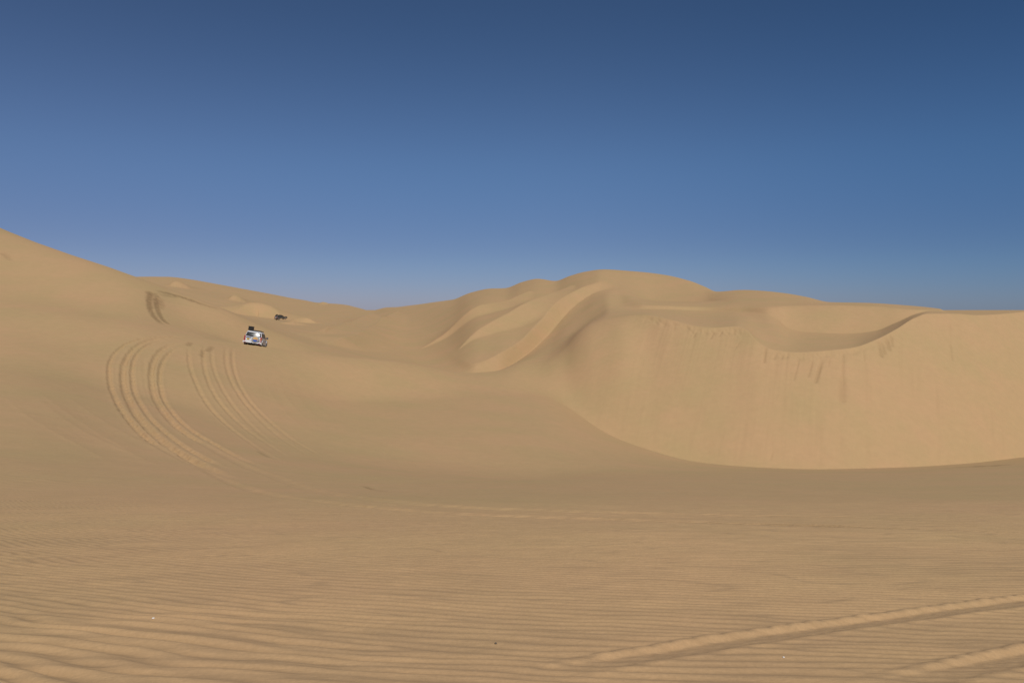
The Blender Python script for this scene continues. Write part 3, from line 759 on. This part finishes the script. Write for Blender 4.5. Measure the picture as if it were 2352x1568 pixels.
    bm.faces.new(rings[0]); bm.faces.new(rings[-1][::-1])
    sp = link("spare_wheel", bm, VCOVER, root, smooth=True)
    if cover_art:
        ya = sc.y - .122
        def discseg(name, m, test0, test1, rad, y):
            """part of a disc between the lower line test0(x) and the upper line test1(x)"""
            bm = bmesh.new(); N = 40; lo = []; hi = []
            for k in range(N + 1):
                x = -rad + 2 * rad * k / N; hh = math.sqrt(max(0, rad * rad - x * x))
                a_ = max(-hh, min(hh, test0(x))); b_ = max(-hh, min(hh, test1(x)))
                b_ = max(b_, a_)
                lo.append(bm.verts.new((sc.x + x, y, sc.z + a_))); hi.append(bm.verts.new((sc.x + x, y, sc.z + b_)))
            for k in range(N): 
                try: bm.faces.new((lo[k], lo[k + 1], hi[k + 1], hi[k]))
                except ValueError: pass
            bmesh.ops.remove_doubles(bm, verts=bm.verts, dist=1e-4)
            r_ = bmesh.ops.extrude_face_region(bm, geom=bm.faces[:])
            bmesh.ops.translate(bm, verts=[v for v in r_['geom'] if isinstance(v, bmesh.types.BMVert)], vec=(0, .0015, 0))
            return link(name, bm, m, sp)
        hor = lambda x: -.03 + .018 * math.sin(x * 14)
        discseg("cover_print", AYEL, hor, lambda x: 1, .262, ya - .001)
        discseg("cover_print", ABLU, lambda x: -1, lambda x: hor(x) - .002, .262, ya - .001)
        discseg("cover_print", AORG, lambda x: .055 + .02 * math.sin(x * 22), lambda x: .10 + .015 * math.sin(x * 17 + 1), .24, ya - .004)
        discseg("cover_print", ARED, lambda x: -.20 + x * .75 if x > 0 else 2, lambda x: -.045 if x > .09 else -2, .25, ya - .004)
    # mirrors
    for s in (-1, 1):
        bm = bmesh.new(); box(bm, (s * 1.06, .52, 1.27), (.22, .10, .20)); mr = link("door_mirror", bm, BLACK, root, bevel=.035)
        bm = bmesh.new(); tube(bm, (s * .86, .56, 1.22), (s * .98, .53, 1.22), .022); box(bm, (s * .9, .55, 1.2), (.06, .06, .06)); link("mirror_arm", bm, BLACK, mr)
        bm = bmesh.new(); box(bm, (s * 1.06, .467, 1.27), (.18, .006, .16)); link("mirror_glass", bm, CHROME, mr)
    for s in (-1, 1):
        for y in (-1.05, -.20):
            bm = bmesh.new(); box(bm, (s * .905, y, 1.04), (.035, .19, .035)); link("door_handle", bm, paint, root, bevel=.01)
        bm = bmesh.new(); box(bm, (s * .93, .02, .40), (.16, 1.75, .05)); link("running_board", bm, BLACK, root, bevel=.012)
        bm = bmesh.new()
        for y in (-.38, -1.24, .92):
            bm = bmesh.new(); box(bm, (s * .922, y, .80), (.006, .008, .60)); link("door_seam", bm, BLACK, root)
        for yc in wy:
            bm = bmesh.new()
            t = np.linspace(.05, math.pi - .05, 16)
            ring0 = [bm.verts.new((s * (HALFW - .02), yc + (wr_ + .0) * math.cos(q), .42 + wr_ * math.sin(q))) for q in t]
            ring1 = [bm.verts.new((s * (HALFW + .045), yc + (wr_ + .01) * math.cos(q), .42 + (wr_ + .01) * math.sin(q))) for q in t]
            ring2 = [bm.verts.new((s * (HALFW + .03), yc + (wr_ + .07) * math.cos(q), .42 + (wr_ + .07) * math.sin(q))) for q in t]
            ring3 = [bm.verts.new((s * (HALFW - .03), yc + (wr_ + .09) * math.cos(q), .42 + (wr_ + .09) * math.sin(q))) for q in t]
            for ra, rb2 in ((ring0, ring1), (ring1, ring2), (ring2, ring3)):
                for k in range(15): bm.faces.new((ra[k], ra[k + 1], rb2[k + 1], rb2[k]))
            link("wheel_arch_flare", bm, paint, root, smooth=True)
    # wheels
    for s in (-1, 1):
        for yc in wy:
            bm = bmesh.new(); n = 40
            pr = [(.22, -.12), (.36, -.135), (.392, -.11), (.40, -.06), (.40, .06), (.392, .11), (.36, .135), (.22, .12)]
            rg = [[bm.verts.new((s * .80 + xo, yc + rr_ * math.cos(2 * math.pi * k / n), .40 + rr_ * math.sin(2 * math.pi * k / n))) for k in range(n)] for rr_, xo in pr]
            for a_ in range(len(rg)):
                ra, rb2 = rg[a_], rg[(a_ + 1) % len(rg)]
                for k in range(n): bm.faces.new((ra[k], ra[(k + 1) % n], rb2[(k + 1) % n], rb2[k]))
            wl = link("wheel", bm, RUBBER, root, smooth=True)
            bm = bmesh.new()
            cyl(bm, (s * .80, yc, .40), .225, .20)
            cyl(bm, (s * .905, yc, .40), .06, .03, n=16)
            for k in range(6):
                q = 2 * math.pi * k / 6
                box(bm, (s * .905, yc + .13 * math.cos(q), .40 + .13 * math.sin(q)), (.02, .17, .05), Euler((q, 0, 0)))
            link("rim", bm, RIM, wl)
    # roof rack
    bm = bmesh.new()
    zt = 1.93
    for s in (-1, 1):
        tube(bm, (s * .64, -1.95, zt), (s * .64, -.05, zt), .020); tube(bm, (s * .64, -1.95, zt - .07), (s * .64, -.05, zt - .07), .016)
        for y in (-1.85, -1.0, -.15): tube(bm, (s * .66, y, 1.76), (s * .64, y, zt), .016)
    for y in np.linspace(-1.95, -.05, 9): tube(bm, (-.64, y, zt - .07), (.64, y, zt - .07), .014)
    for y in (-1.95, -.05): tube(bm, (-.64, y, zt), (.64, y, zt), .020)
    link("roof_rack", bm, BLACK, root)
    return root

def storage_box(label, size):
    bm = bmesh.new(); root = bpy.data.objects.new("storage_box", None); col.objects.link(root); tag(root, label, "box")
    sx, sy, sz = size
    box(bm, (0, 0, sz * .40), (sx, sy, sz * .8)); 
    link("box_body", bm, BLACK, root, bevel=.02)
    bm = bmesh.new(); box(bm, (0, 0, sz * .9), (sx + .03, sy + .03, sz * .18)); lid = link("lid", bm, BLACK, root, bevel=.02)
    for k in (-1, 1):
        bm = bmesh.new(); box(bm, (k * sx * .28, -sy / 2 - .015, sz * .78), (.05, .02, .08)); link("latch", bm, BLACK, root, bevel=.004)
    return root

def place(root, px, D, heading, roll, pitch, dz=0.0):
    x = (px - CX) / F * D
    z = ground_xy(x, D) + dz
    root.rotation_mode = 'XYZ'
    # heading clockwise from +Y, roll + = right side down, pitch + = nose up
    Mx = Matrix.Rotation(-R(heading), 4, 'Z') @ Matrix.Rotation(R(pitch), 4, 'X') @ Matrix.Rotation(R(roll), 4, 'Y')
    root.matrix_world = Matrix.Translation((x, D, z)) @ Mx
    return root.matrix_world.copy()

suv = build_suv("sport_utility_vehicle", PAINT, "silver off-road car tilted on the sand crest, spare wheel cover printed yellow and blue")
M1 = place(suv, 585, 87.5, -9, 9.0, -4.0, -.22)
bx = storage_box("black box standing on the rear left of the silver car's roof rack", (.50, .62, .42))
bx.matrix_world = M1 @ Matrix.Translation((-.46, -1.62, 1.885))
suv2 = build_suv("sport_utility_vehicle", PAINT2, "small distant dark grey off-road car heading right between the far dunes", False)
M2 = place(suv2, 645.5, 312, 42, -2, 4, .28)
bx2 = storage_box("black box on the rear of the distant dark grey car's roof", (.7, .5, .30))
bx2.matrix_world = M2 @ Matrix.Translation((-.1, -1.62, 1.885))

# ------------------------------------------------------------------ pebbles on the rippled sand
PW = simple("white_stone", (.85, .82, .76), .6, 0, .4, 0, .05, 80)
PD = simple("dark_stone", (.10, .085, .07), .8, 0, .3, 0, .2, 80)
rnd = random.Random(4)
for px, py, r_, m, lab in [(352.0, 1422.3, .006, PW, "tiny white pebble alone on the rippled sand at the lower left"),
                           (1138.6, 1478.0, .005, PD, "tiny dark pebble on the ripples in the lower middle"),
                           (1800.0, 1509.6, .004, PW, "tiny pale fleck of stone just below the long foreground wheel track"),
                           ]:
    D = look(px, py)
    x = (px - CX) / F * D
    bm = bmesh.new()
    bmesh.ops.create_icosphere(bm, subdivisions=2, radius=r_)
    for v in bm.verts: v.co *= 1 + rnd.uniform(-.15, .15)
    for v in bm.verts: v.co.z *= .7
    o = link("pebble", bm, m, None, smooth=True)
    o.location = (x, D, ground_xy(x, D) + r_ * .45)
    tag(o, lab, "pebble")
